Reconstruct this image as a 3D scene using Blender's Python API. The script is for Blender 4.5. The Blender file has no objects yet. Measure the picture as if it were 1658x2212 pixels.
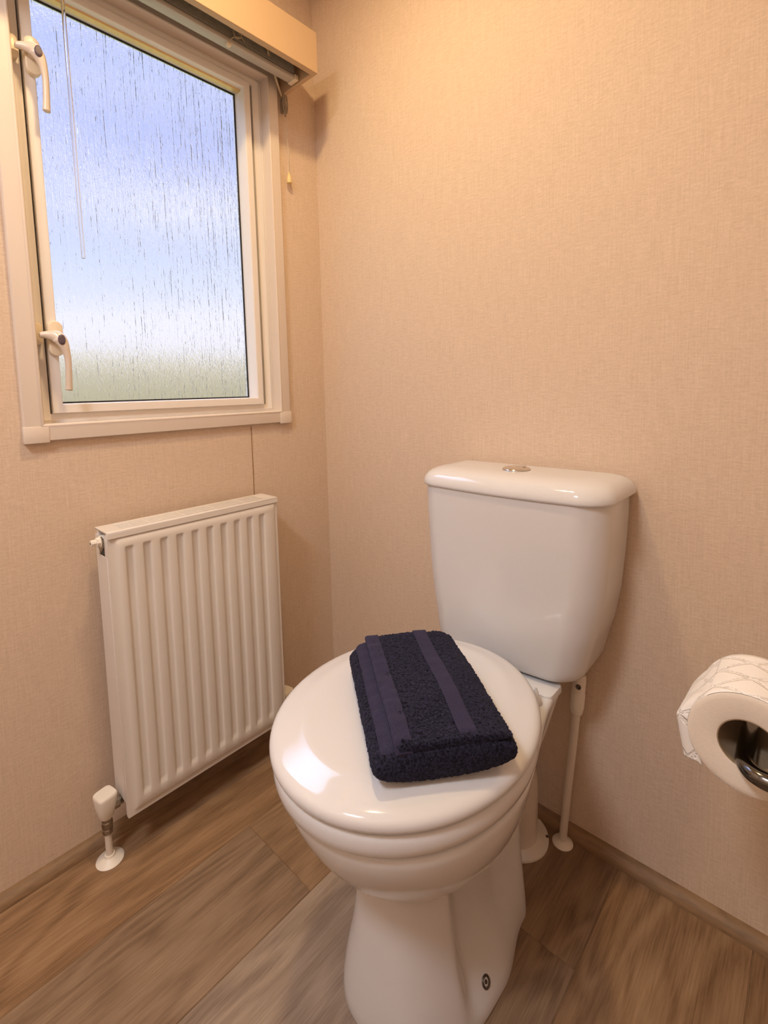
import bpy, bmesh, math, random
from mathutils import Vector, Matrix, noise

S = bpy.context.scene
COL = S.collection
PI = math.pi
random.seed(4)

# ------------------------------------------------------------------ camera
cam = bpy.data.cameras.new('camera')
cam.sensor_fit = 'VERTICAL'
cam.sensor_height = 24.0
cam.lens = 1046.74 / 2212 * 24.0
cam.shift_x = (829 - 807.45) / 2212
cam.shift_y = (939.68 - 1106) / 2212
cam.clip_start = 0.01
cam_o = bpy.data.objects.new('camera', cam)
COL.objects.link(cam_o)
RT = Vector((0.73337, 0.67936, -0.02531))
DN = Vector((0.04395, -0.08453, -0.99545))
FW = Vector((-0.67841, 0.72892, -0.09185))
m = Matrix.Identity(4)
for i in range(3):
    m[i][0] = RT[i]; m[i][1] = -DN[i]; m[i][2] = -FW[i]
m.translation = Vector((1.10975, -0.97779, 0.95748))
cam_o.matrix_world = m
S.camera = cam_o

# ------------------------------------------------------------------ view, sky, sun, lights
S.view_settings.view_transform = 'Standard'
S.view_settings.look = 'None'
S.view_settings.gamma = 1.0
S.view_settings.use_curve_mapping = False
S.view_settings.exposure = 0.0
SKY_STRENGTH = 1.15
SKY_BOOST = 10.0
SUN_ENERGY = 1.5
LAMP_POWER = 7.5
FILL_POWER = 16.5

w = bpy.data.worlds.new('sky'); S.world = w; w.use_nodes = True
nt = w.node_tree; nt.nodes.clear()
def nnew(nt, t, **kw):
    n = nt.nodes.new(t)
    for k, v in kw.items():
        if k.startswith('i_'):
            n.inputs[int(k[2:]) if k[2:].isdigit() else k[2:].replace('_', ' ')].default_value = v
        else:
            setattr(n, k, v)
    return n
out = nnew(nt, 'ShaderNodeOutputWorld'); bg = nnew(nt, 'ShaderNodeBackground')
tc = nnew(nt, 'ShaderNodeTexCoord'); sp = nnew(nt, 'ShaderNodeSeparateXYZ')
ramp = nnew(nt, 'ShaderNodeValToRGB')
cr = ramp.color_ramp
cr.elements[0].position = 0.0; cr.elements[0].color = (0.80, 0.80, 0.92, 1)
cr.elements[1].position = 1.0; cr.elements[1].color = (0.30, 0.42, 0.85, 1)
for p_, c_ in ((0.10, (0.86, 0.85, 0.97, 1)), (0.22, (0.66, 0.74, 0.95, 1)), (0.38, (0.51, 0.58, 0.92, 1)), (0.6, (0.48, 0.55, 0.92, 1))):
    e = cr.elements.new(p_); e.color = c_
nz = nnew(nt, 'ShaderNodeTexNoise'); nz.inputs['Scale'].default_value = 5.5; nz.inputs['Detail'].default_value = 6
mp = nnew(nt, 'ShaderNodeMapping'); mp.inputs['Scale'].default_value = (1, 1, 2.2); mp.inputs['Location'].default_value = (0.3, 0.7, 0.1)
cl = nnew(nt, 'ShaderNodeValToRGB'); cl.color_ramp.elements[0].position = 0.47; cl.color_ramp.elements[1].position = 0.60
cl.color_ramp.elements[1].color = (0.85, 0.85, 0.85, 1)
mix = nnew(nt, 'ShaderNodeMix', data_type='RGBA')
mix.inputs[7].default_value = (0.93, 0.92, 1.0, 1)
L = nt.links.new
L(tc.outputs['Generated'], sp.inputs[0]); L(sp.outputs[2], ramp.inputs[0])
L(tc.outputs['Generated'], mp.inputs[0]); L(mp.outputs[0], nz.inputs['Vector']); L(nz.outputs[0], cl.inputs[0])
L(cl.outputs[0], mix.inputs[0]); L(ramp.outputs[0], mix.inputs[6]); L(mix.outputs[2], bg.inputs[0])
hi = nnew(nt, 'ShaderNodeMapRange', interpolation_type='SMOOTHSTEP')      # unseen high sky boosted to add window reflections on the lid and daylight
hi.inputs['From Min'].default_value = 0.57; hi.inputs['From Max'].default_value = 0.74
hi.inputs['To Min'].default_value = SKY_STRENGTH; hi.inputs['To Max'].default_value = SKY_BOOST
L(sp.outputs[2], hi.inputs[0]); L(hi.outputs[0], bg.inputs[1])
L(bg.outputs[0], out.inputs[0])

sun = bpy.data.lights.new('sun', 'SUN'); sun.energy = SUN_ENERGY; sun.angle = 0.02; sun.color = (1.0, 0.95, 0.86)
sun_o = bpy.data.objects.new('sun', sun); COL.objects.link(sun_o)
sun_o.rotation_euler = (0, math.radians(48), math.radians(12))   # from behind the building: it lights the hedge, not the room

# ------------------------------------------------------------------ helpers
def material(name, color=(0.8, 0.8, 0.8), rough=0.5, metal=0.0, spec=0.5, coat=0.0):
    mt = bpy.data.materials.new(name); mt.use_nodes = True
    b = mt.node_tree.nodes['Principled BSDF']
    b.inputs['Base Color'].default_value = (*color, 1)
    b.inputs['Roughness'].default_value = rough
    b.inputs['Metallic'].default_value = metal
    b.inputs['Specular IOR Level'].default_value = spec
    b.inputs['Coat Weight'].default_value = coat
    return mt

def speckle(mt, scale=60, amount=0.06, bump=0.0, dist=0.001, stretch=(1, 1, 1), detail=4, color2=None, coord='Object'):
    """break up a material's colour with noise, and give it a fine bump"""
    t = mt.node_tree; b = t.nodes['Principled BSDF']; c = b.inputs['Base Color'].default_value[:]
    tx = nnew(t, 'ShaderNodeTexCoord'); mp = nnew(t, 'ShaderNodeMapping'); mp.inputs['Scale'].default_value = stretch
    nz = nnew(t, 'ShaderNodeTexNoise'); nz.inputs['Scale'].default_value = scale; nz.inputs['Detail'].default_value = detail
    mx = nnew(t, 'ShaderNodeMix', data_type='RGBA')
    c2 = color2 or tuple(max(0, v * (1 - amount)) for v in c[:3])
    c1 = tuple(min(1, v * (1 + amount)) for v in c[:3])
    mx.inputs[6].default_value = (*c2, 1); mx.inputs[7].default_value = (*c1, 1)
    t.links.new(tx.outputs[coord], mp.inputs[0]); t.links.new(mp.outputs[0], nz.inputs['Vector'])
    t.links.new(nz.outputs[0], mx.inputs[0]); t.links.new(mx.outputs[2], b.inputs['Base Color'])
    if bump:
        bp = nnew(t, 'ShaderNodeBump'); bp.inputs['Strength'].default_value = bump; bp.inputs['Distance'].default_value = dist
        t.links.new(nz.outputs[0], bp.inputs['Height']); t.links.new(bp.outputs[0], b.inputs['Normal'])
    return mt

def link(name, bm, mat, parent=None, smooth=True, angle=40):
    me = bpy.data.meshes.new(name)
    bmesh.ops.recalc_face_normals(bm, faces=bm.faces)
    bm.to_mesh(me); bm.free()
    if isinstance(mat, (list, tuple)):
        for x in mat: me.materials.append(x)
    elif mat: me.materials.append(mat)
    if smooth:
        me.polygons.foreach_set('use_smooth', [True] * len(me.polygons))
        me.set_sharp_from_angle(angle=math.radians(angle))
    o = bpy.data.objects.new(name, me); COL.objects.link(o)
    if parent:
        o.parent = parent
        o.matrix_parent_inverse = Matrix.Translation(-parent_origin(parent))
    return o

def parent_origin(p):
    v = Vector(p.location)
    q = p
    while q.parent:
        q = q.parent
    return Vector(q.location) if p.parent else v

ROOT = {}
def thing(name, label, cat, loc=(0, 0, 0), group=None):
    o = bpy.data.objects.new(name, None); COL.objects.link(o); o.location = loc
    o.empty_display_size = 0.05
    o['label'] = label; o['category'] = cat
    if group: o['group'] = group
    return o

def tag(o, label, cat, group=None):
    o['label'] = label; o['category'] = cat
    if group: o['group'] = group
    return o

def struct(o, label=None, cat=None):
    o['kind'] = 'structure'
    if label: o['label'] = label
    if cat: o['category'] = cat
    return o

def child(name, bm, mat, parent, **kw):
    """mesh built in world coordinates, parented so it stays where it was built"""
    o = link(name, bm, mat, None, **kw)
    o.parent = parent
    # world matrix of the parent is a pure translation chain here
    t = Vector((0, 0, 0)); q = parent
    while q:
        t += Vector(q.location); q = q.parent
    if parent.type == 'EMPTY':
        o.data.transform(Matrix.Translation(-t))
    else:
        o.data.transform(Matrix.Translation(-t))
    return o

def box(bm, x0, x1, y0, y1, z0, z1, bevel=0.0, seg=2):
    vs = [bm.verts.new(p) for p in ((x0, y0, z0), (x1, y0, z0), (x1, y1, z0), (x0, y1, z0), (x0, y0, z1), (x1, y0, z1), (x1, y1, z1), (x0, y1, z1))]
    fs = [bm.faces.new([vs[i] for i in f]) for f in ((3, 2, 1, 0), (4, 5, 6, 7), (0, 1, 5, 4), (1, 2, 6, 5), (2, 3, 7, 6), (3, 0, 4, 7))]
    if bevel:
        es = {e for f in fs for e in f.edges}
        bmesh.ops.bevel(bm, geom=list(es), offset=bevel, segments=seg, affect='EDGES', profile=0.5)
    return bm

def loft(bm, rings, closed=True, cap0=True, cap1=True):
    R = [[bm.verts.new(p) for p in r] for r in rings]
    n = len(R[0])
    for a, b in zip(R, R[1:]):
        for i in range(n if closed else n - 1):
            j = (i + 1) % n
            bm.faces.new((a[i], a[j], b[j], b[i]))
    if cap0: bm.faces.new(R[0][::-1])
    if cap1: bm.faces.new(R[-1])
    return R

def lathe(bm, cx, cy, prof, n=48, axis='z', cap0=True, cap1=True):
    """prof: (radius, height) pairs"""
    rings = []
    for r, h in prof:
        ring = []
        for i in range(n):
            a = 2 * PI * i / n
            if axis == 'z': ring.append((cx[0] + r * math.cos(a), cx[1] + r * math.sin(a), cy + h))
            elif axis == 'y': ring.append((cx[0] + r * math.cos(a), cy + h, cx[1] + r * math.sin(a)))
            else: ring.append((cy + h, cx[0] + r * math.cos(a), cx[1] + r * math.sin(a)))
        rings.append(ring)
    return loft(bm, rings, True, cap0, cap1)

def tube(bm, pts, rad, n=12, caps=True):
    pts = [Vector(p) for p in pts]
    rad = rad if isinstance(rad, (list, tuple)) else [rad] * len(pts)
    rings = []; up = None
    for i, p in enumerate(pts):
        d = (pts[min(i + 1, len(pts) - 1)] - pts[max(i - 1, 0)]).normalized()
        if up is None:
            up = Vector((0, 0, 1)) if abs(d.z) < 0.9 else Vector((1, 0, 0))
        s = d.cross(up).normalized(); up = s.cross(d).normalized()
        r = rad[i]
        ra, rb = r if isinstance(r, (list, tuple)) else (r, r)
        rings.append([p + s * math.cos(2 * PI * k / n) * ra + up * math.sin(2 * PI * k / n) * rb for k in range(n)])
    return loft(bm, rings, True, caps, caps)

def smoothpath(pts, k=8):
    """Catmull-Rom through the points"""
    P = [Vector(p) for p in pts]; P = [P[0]] + P + [P[-1]]; o = []
    for i in range(1, len(P) - 2):
        for j in range(k):
            t = j / k
            o.append(0.5 * ((2 * P[i]) + (-P[i - 1] + P[i + 1]) * t + (2 * P[i - 1] - 5 * P[i] + 4 * P[i + 1] - P[i + 2]) * t * t + (-P[i - 1] + 3 * P[i] - 3 * P[i + 1] + P[i + 2]) * t ** 3))
    o.append(P[-2]); return o

def sstep(a, b, x):
    t = max(0.0, min(1.0, (x - a) / (b - a))); return t * t * (3 - 2 * t)

# ------------------------------------------------------------------ materials
def wall_material():
    mt = material('linen_wallpaper', (0.62, 0.47, 0.345), 0.75, spec=0.25)
    t = mt.node_tree; b = t.nodes['Principled BSDF']
    geo = nnew(t, 'ShaderNodeNewGeometry')
    sx = nnew(t, 'ShaderNodeSeparateXYZ'); t.links.new(geo.outputs['Position'], sx.inputs[0])
    add = nnew(t, 'ShaderNodeMath', operation='ADD'); t.links.new(sx.outputs[0], add.inputs[0]); t.links.new(sx.outputs[1], add.inputs[1])
    cb = nnew(t, 'ShaderNodeCombineXYZ'); t.links.new(add.outputs[0], cb.inputs[0]); t.links.new(sx.outputs[2], cb.inputs[1])
    def nze(sc, scale, detail=3, rough=0.6, rot=0):
        mp = nnew(t, 'ShaderNodeMapping'); mp.inputs['Scale'].default_value = sc; mp.inputs['Rotation'].default_value = (0, 0, rot)
        n = nnew(t, 'ShaderNodeTexNoise'); n.inputs['Scale'].default_value = scale; n.inputs['Detail'].default_value = detail; n.inputs['Roughness'].default_value = rough
        t.links.new(cb.outputs[0], mp.inputs[0]); t.links.new(mp.outputs[0], n.inputs['Vector']); return n
    v1 = nze((1, 0.03, 1), 460, 2)          # warp threads
    v2 = nze((0.16, 1, 1), 520, 2, rot=0.10)          # weft threads
    v3 = nze((1, 1, 1), 260, 3)
    v4 = nze((0.15, 1, 1), 260, 3, rot=-0.35)    # slubs
    def comb(a, b_, op, v=None):
        n = nnew(t, 'ShaderNodeMath', operation=op)
        t.links.new(a, n.inputs[0])
        if b_ is not None: t.links.new(b_, n.inputs[1])
        else: n.inputs[1].default_value = v
        return n.outputs[0]
    s1 = comb(v1.outputs[0], v2.outputs[0], 'ADD')
    s2 = comb(v3.outputs[0], v4.outputs[0], 'ADD')
    h = comb(comb(s1, s2, 'ADD'), None, 'MULTIPLY', 0.25)
    rp = nnew(t, 'ShaderNodeValToRGB')
    rp.color_ramp.elements[0].position = 0.40; rp.color_ramp.elements[0].color = (0.620, 0.478, 0.362, 1)
    rp.color_ramp.elements[1].position = 0.60; rp.color_ramp.elements[1].color = (0.745, 0.588, 0.462, 1)
    t.links.new(h, rp.inputs[0]); t.links.new(rp.outputs[0], b.inputs['Base Color'])
    bp = nnew(t, 'ShaderNodeBump'); bp.inputs['Strength'].default_value = 0.35; bp.inputs['Distance'].default_value = 0.0012
    t.links.new(h, bp.inputs['Height']); t.links.new(bp.outputs[0], b.inputs['Normal'])
    return mt
M_WALL = wall_material()

def wood_floor_material():
    mt = material('oak_plank_vinyl', (0.3, 0.2, 0.12), 0.42, spec=0.35)
    t = mt.node_tree; b = t.nodes['Principled BSDF']
    uv = nnew(t, 'ShaderNodeUVMap'); uv.uv_map = 'UVMap'
    at = nnew(t, 'ShaderNodeVertexColor'); at.layer_name = 'plank'
    sc = nnew(t, 'ShaderNodeSeparateColor'); t.links.new(at.outputs['Color'], sc.inputs[0])
    su = nnew(t, 'ShaderNodeSeparateXYZ'); t.links.new(uv.outputs[0], su.inputs[0])
    k = nnew(t, 'ShaderNodeMath', operation='MULTIPLY'); k.inputs[1].default_value = 37.0; t.links.new(sc.outputs[2], k.inputs[0])
    def coords(sx, sy):
        a = nnew(t, 'ShaderNodeMath', operation='MULTIPLY'); a.inputs[1].default_value = sx; t.links.new(su.outputs[0], a.inputs[0])
        c = nnew(t, 'ShaderNodeMath', operation='MULTIPLY'); c.inputs[1].default_value = sy; t.links.new(su.outputs[1], c.inputs[0])
        cb = nnew(t, 'ShaderNodeCombineXYZ'); t.links.new(a.outputs[0], cb.inputs[0]); t.links.new(c.outputs[0], cb.inputs[1]); t.links.new(k.outputs[0], cb.inputs[2])
        return cb.outputs[0]
    big = nnew(t, 'ShaderNodeTexNoise'); big.inputs['Scale'].default_value = 1.0; big.inputs['Detail'].default_value = 2.0; big.inputs['Distortion'].default_value = 0.5
    t.links.new(coords(8, 1.9), big.inputs['Vector'])
    rings = nnew(t, 'ShaderNodeMath', operation='MULTIPLY'); rings.inputs[1].default_value = 60.0; t.links.new(big.outputs[0], rings.inputs[0])
    sn = nnew(t, 'ShaderNodeMath', operation='SINE'); t.links.new(rings.outputs[0], sn.inputs[0])
    ab = nnew(t, 'ShaderNodeMapRange'); ab.inputs['From Min'].default_value = -1; ab.inputs['From Max'].default_value = 1; t.links.new(sn.outputs[0], ab.inputs[0])
    fine = nnew(t, 'ShaderNodeTexNoise'); fine.inputs['Scale'].default_value = 1.0; fine.inputs['Detail'].default_value = 6; fine.inputs['Roughness'].default_value = 0.7
    t.links.new(coords(380, 14), fine.inputs['Vector'])
    mid = nnew(t, 'ShaderNodeTexNoise'); mid.inputs['Scale'].default_value = 1.0; mid.inputs['Detail'].default_value = 4; mid.inputs['Distortion'].default_value = 0.8
    t.links.new(coords(36, 5.5), mid.inputs['Vector'])
    # value = 0.25*rings + 0.4*fine + 0.35*mid
    def mul(a, v):
        n = nnew(t, 'ShaderNodeMath', operation='MULTIPLY'); t.links.new(a, n.inputs[0]); n.inputs[1].default_value = v; return n.outputs[0]
    def add(a, c):
        n = nnew(t, 'ShaderNodeMath', operation='ADD'); t.links.new(a, n.inputs[0]); t.links.new(c, n.inputs[1]); return n.outputs[0]
    val = add(add(mul(ab.outputs[0], 0.12), mul(fine.outputs[0], 0.54)), mul(mid.outputs[0], 0.32))
    rp = nnew(t, 'ShaderNodeValToRGB'); e = rp.color_ramp.elements
    e[0].position = 0.29; e[0].color = (0.165, 0.088, 0.042, 1)
    e[1].position = 0.76; e[1].color = (0.47, 0.305, 0.175, 1)
    x = e.new(0.52); x.color = (0.325, 0.195, 0.105, 1)
    t.links.new(val, rp.inputs[0])
    rg = nnew(t, 'ShaderNodeValToRGB'); e = rg.color_ramp.elements
    e[0].position = 0.29; e[0].color = (0.200, 0.145, 0.105, 1)
    e[1].position = 0.76; e[1].color = (0.50, 0.40, 0.315, 1)
    x = e.new(0.52); x.color = (0.355, 0.275, 0.210, 1)
    t.links.new(val, rg.inputs[0])
    mx = nnew(t, 'ShaderNodeMix', data_type='RGBA'); t.links.new(sc.outputs[0], mx.inputs[0]); t.links.new(rp.outputs[0], mx.inputs[6]); t.links.new(rg.outputs[0], mx.inputs[7])
    hs = nnew(t, 'ShaderNodeHueSaturation'); t.links.new(mx.outputs[2], hs.inputs['Color'])
    bright = nnew(t, 'ShaderNodeMapRange'); bright.inputs['To Min'].default_value = 0.7; bright.inputs['To Max'].default_value = 1.3; t.links.new(sc.outputs[1], bright.inputs[0]); t.links.new(bright.outputs[0], hs.inputs['Value'])
    t.links.new(hs.outputs[0], b.inputs['Base Color'])
    bp = nnew(t, 'ShaderNodeBump'); bp.inputs['Strength'].default_value = 0.25; bp.inputs['Distance'].default_value = 0.0008
    t.links.new(fine.outputs[0], bp.inputs['Height']); t.links.new(bp.outputs[0], b.inputs['Normal'])
    return mt
M_FLOOR = wood_floor_material()
M_SKIRT = speckle(material('oak_moulding', (0.25, 0.15, 0.078), 0.6), 1.0, 0.5, stretch=(30, 30, 240), detail=5)
M_UPVC = speckle(material('white_upvc', (0.80, 0.75, 0.71), 0.30, spec=0.5), 8, 0.015)
M_CASING = speckle(material('white_foil_trim', (0.74, 0.645, 0.57), 0.35), 8, 0.015)
M_PELMET = speckle(material('cream_pelmet_board', (0.58, 0.40, 0.245), 0.55), 90, 0.02, bump=0.05)
M_HANDLE = speckle(material('cream_handle_plastic', (0.70, 0.60, 0.52), 0.28), 20, 0.02)
M_PLATE = speckle(material('ivory_plastic', (0.78, 0.66, 0.50), 0.35), 20, 0.02)
M_KEY = speckle(material('dark_plastic', (0.10, 0.07, 0.09), 0.5), 300, 0.25)
M_SEAL = speckle(material('black_rubber', (0.015, 0.014, 0.016), 0.6), 100, 0.1)
M_SPACER = speckle(material('brushed_brass_spacer', (0.75, 0.52, 0.22), 0.4, metal=0.2), 100, 0.1)
M_CERAMIC = speckle(material('white_ceramic', (0.69, 0.686, 0.700), 0.08, spec=0.5, coat=0.0), 6, 0.01)
M_SEATP = speckle(material('white_seat_plastic', (0.69, 0.688, 0.710), 0.09, spec=0.5, coat=0.2), 6, 0.01)
M_RAD = speckle(material('white_radiator_enamel', (0.76, 0.71, 0.66), 0.30), 30, 0.012)
M_CHROME = speckle(material('chrome', (0.75, 0.73, 0.70), 0.12, metal=1.0), 30, 0.03)
M_VALVE = speckle(material('worn_nickel', (0.36, 0.34, 0.31), 0.2, metal=1.0), 120, 0.2)
M_BRASSY = speckle(material('tarnished_chrome', (0.30, 0.27, 0.23), 0.3, metal=1.0), 120, 0.3)
M_PIPE = speckle(material('white_painted_pipe', (0.74, 0.66, 0.58), 0.4), 40, 0.03)
M_COLLAR = speckle(material('white_plastic_collar', (0.84, 0.78, 0.70), 0.4), 40, 0.02)
M_DARKHOLE = speckle(material('dark_steel_screw', (0.12, 0.10, 0.08), 0.4, metal=0.7), 400, 0.4)
M_CARD = speckle(material('brown_card_tube', (0.30, 0.22, 0.14), 0.8), 200, 0.12)
M_SLAT = speckle(material('grey_blind_slat', (0.50, 0.46, 0.42), 0.4), 40, 0.03)
M_RAIL = speckle(material('dark_headrail', (0.10, 0.105, 0.13), 0.4), 40, 0.05)
M_CORD = speckle(material('cream_cord', (0.62, 0.52, 0.38), 0.8), 900, 0.12)
M_GREYCORD = speckle(material('grey_brown_plastic', (0.30, 0.24, 0.18), 0.6), 300, 0.12)
M_DARKCHROME = speckle(material('black_chrome', (0.16, 0.155, 0.15), 0.14, metal=1.0), 60, 0.1)
M_CLEAR = material('clear_acrylic', (0.95, 0.95, 0.95), 0.05)
M_CLEAR.node_tree.nodes['Principled BSDF'].inputs['Transmission Weight'].default_value = 1.0
M_SEAM = speckle(material('brown_joint_filler', (0.26, 0.15, 0.07), 0.8), 60, 0.1)
M_CEIL = speckle(material('ceiling_board', (0.74, 0.66, 0.55), 0.8), 90, 0.03, bump=0.1)

def paper_material():
    mt = material('quilted_tissue', (0.86, 0.83, 0.80), 0.9, spec=0.1)
    t = mt.node_tree; b = t.nodes['Principled BSDF']
    uv = nnew(t, 'ShaderNodeUVMap'); uv.uv_map = 'UVMap'
    vo = nnew(t, 'ShaderNodeTexVoronoi'); vo.inputs['Scale'].default_value = 520
    t.links.new(uv.outputs[0], vo.inputs['Vector'])
    outs = []
    for rot in (0.75, -0.85):
        mp = nnew(t, 'ShaderNodeMapping'); mp.inputs['Rotation'].default_value = (0, 0, rot)
        t.links.new(uv.outputs[0], mp.inputs[0])
        wv = nnew(t, 'ShaderNodeTexWave'); wv.inputs['Scale'].default_value = 11; wv.inputs['Distortion'].default_value = 0.4; wv.inputs['Detail'].default_value = 1; wv.inputs['Detail Scale'].default_value = 2
        t.links.new(mp.outputs[0], wv.inputs['Vector'])
        r_ = nnew(t, 'ShaderNodeValToRGB'); r_.color_ramp.elements[0].position = 0.90; r_.color_ramp.elements[1].position = 0.97
        t.links.new(wv.outputs['Fac'], r_.inputs[0]); outs.append(r_.outputs[0])
    rp = nnew(t, 'ShaderNodeMath', operation='MAXIMUM'); t.links.new(outs[0], rp.inputs[0]); t.links.new(outs[1], rp.inputs[1])
    rd = nnew(t, 'ShaderNodeValToRGB'); rd.color_ramp.elements[0].position = 0.2; rd.color_ramp.elements[1].position = 0.45
    t.links.new(vo.outputs['Distance'], rd.inputs[0])
    mn = nnew(t, 'ShaderNodeMath', operation='MULTIPLY'); t.links.new(rp.outputs[0], mn.inputs[0]); t.links.new(rd.outputs[0], mn.inputs[1])
    bp = nnew(t, 'ShaderNodeBump'); bp.inputs['Strength'].default_value = 0.8; bp.inputs['Distance'].default_value = 0.0014; bp.invert = True
    t.links.new(mn.outputs[0], bp.inputs['Height']); t.links.new(bp.outputs[0], b.inputs['Normal'])
    return mt
M_PAPER = paper_material()
M_PAPEREND = speckle(material('tissue_roll_end', (0.78, 0.70, 0.61), 0.95, spec=0.1), 500, 0.05, bump=0.3, dist=0.0006)

def towel_material(name, c1, c2, scale, bump, dist):
    mt = material(name, c1, 0.95, spec=0.12)
    t = mt.node_tree; b = t.nodes['Principled BSDF']
    b.inputs['Sheen Weight'].default_value = 0.10; b.inputs['Sheen Roughness'].default_value = 0.5
    b.inputs['Sheen Tint'].default_value = (0.45, 0.45, 0.65, 1)
    tx = nnew(t, 'ShaderNodeTexCoord')
    nz = nnew(t, 'ShaderNodeTexNoise'); nz.inputs['Scale'].default_value = scale; nz.inputs['Detail'].default_value = 4; nz.inputs['Roughness'].default_value = 0.7
    t.links.new(tx.outputs['Object'], nz.inputs['Vector'])
    rp = nnew(t, 'ShaderNodeValToRGB'); rp.color_ramp.elements[0].position = 0.38; rp.color_ramp.elements[0].color = (*c2, 1)
    rp.color_ramp.elements[1].position = 0.62; rp.color_ramp.elements[1].color = (*c1, 1)
    t.links.new(nz.outputs[0], rp.inputs[0]); t.links.new(rp.outputs[0], b.inputs['Base Color'])
    bp = nnew(t, 'ShaderNodeBump'); bp.inputs['Strength'].default_value = bump; bp.inputs['Distance'].default_value = dist
    t.links.new(nz.outputs[0], bp.inputs['Height']); t.links.new(bp.outputs[0], b.inputs['Normal'])
    return mt
M_TERRY = towel_material('navy_terry', (0.027, 0.027, 0.058), (0.002, 0.002, 0.005), 330, 0.9, 0.0025)
M_WEAVE = towel_material('navy_flat_weave', (0.040, 0.037, 0.075), (0.026, 0.024, 0.050), 700, 0.3, 0.0006)

def glass_material():
    mt = bpy.data.materials.new('rain_textured_glass'); mt.use_nodes = True
    t = mt.node_tree; t.nodes.clear()
    o = nnew(t, 'ShaderNodeOutputMaterial')
    g = nnew(t, 'ShaderNodeBsdfGlass'); g.inputs['IOR'].default_value = 1.45; g.inputs['Roughness'].default_value = 0.045
    g.inputs['Color'].default_value = (0.97, 0.98, 1.0, 1)
    geo = nnew(t, 'ShaderNodeNewGeometry')
    def nz(sc, scale, detail, dist=0.0):
        mp = nnew(t, 'ShaderNodeMapping'); mp.inputs['Scale'].default_value = sc
        n = nnew(t, 'ShaderNodeTexNoise'); n.inputs['Scale'].default_value = scale; n.inputs['Detail'].default_value = detail; n.inputs['Distortion'].default_value = dist
        t.links.new(geo.outputs['Position'], mp.inputs[0]); t.links.new(mp.outputs[0], n.inputs['Vector']); return n.outputs[0]
    a = nz((0.0, 1, 0.022), 170, 2, 0.15)
    c = nz((0.0, 1, 0.11), 300, 2, 0.4)
    m1 = nnew(t, 'ShaderNodeMath', operation='MULTIPLY'); t.links.new(c, m1.inputs[0]); m1.inputs[1].default_value = 0.28
    m2 = nnew(t, 'ShaderNodeMath', operation='ADD'); t.links.new(a, m2.inputs[0]); t.links.new(m1.outputs[0], m2.inputs[1])
    d_ = nz((0.0, 1, 0.42), 130, 3, 0.4)
    m4 = nnew(t, 'ShaderNodeMath', operation='MULTIPLY'); t.links.new(d_, m4.inputs[0]); m4.inputs[1].default_value = 0.40
    m3 = nnew(t, 'ShaderNodeMath', operation='ADD'); t.links.new(m2.outputs[0], m3.inputs[0]); t.links.new(m4.outputs[0], m3.inputs[1]); m2 = m3
    bp = nnew(t, 'ShaderNodeBump'); bp.inputs['Strength'].default_value = 1.0; bp.inputs['Distance'].default_value = 0.0033
    t.links.new(m2.outputs[0], bp.inputs['Height']); t.links.new(bp.outputs[0], g.inputs['Normal'])
    t.links.new(g.outputs[0], o.inputs[0])
    return mt
M_GLASS = glass_material()

M_GRASS = speckle(material('meadow_grass', (0.36, 0.36, 0.14), 0.9), 3, 0.3, color2=(0.22, 0.25, 0.08))
M_HEDGE = speckle(material('pale_hedge_leaves', (0.32, 0.26, 0.15), 0.9), 1.2, 0.3, color2=(0.10, 0.095, 0.045))

# ------------------------------------------------------------------ room shell
XR, YN, ZC, WT = 1.25, -1.95, 2.08, 0.09
WY0, WY1, WZ0, WZ1 = -0.735, -0.163, 0.895, 1.783      # opening in the left wall
bm = bmesh.new()
box(bm, -WT, 0, YN, WY0, 0, ZC); box(bm, -WT, 0, WY1, WT, 0, ZC)
box(bm, -WT, 0, WY0, WY1, 0, WZ0); box(bm, -WT, 0, WY0, WY1, WZ1, ZC)
bmesh.ops.remove_doubles(bm, verts=bm.verts, dist=1e-5)
struct(link('wall_left', bm, M_WALL, smooth=False))
bm = bmesh.new(); box(bm, 0, XR + WT, 0, WT, 0, ZC); struct(link('wall_back', bm, M_WALL, smooth=False))
bm = bmesh.new(); box(bm, XR, XR + WT, YN, 0, 0, ZC); struct(link('wall_right', bm, M_WALL, smooth=False))
bm = bmesh.new(); box(bm, -WT, XR + WT, YN - WT, YN, 0, ZC); struct(link('wall_front', bm, M_WALL, smooth=False))
bm = bmesh.new(); box(bm, -WT, XR + WT, YN - WT, WT, ZC, ZC + 0.08); struct(link('ceiling', bm, M_CEIL, smooth=False))

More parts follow.
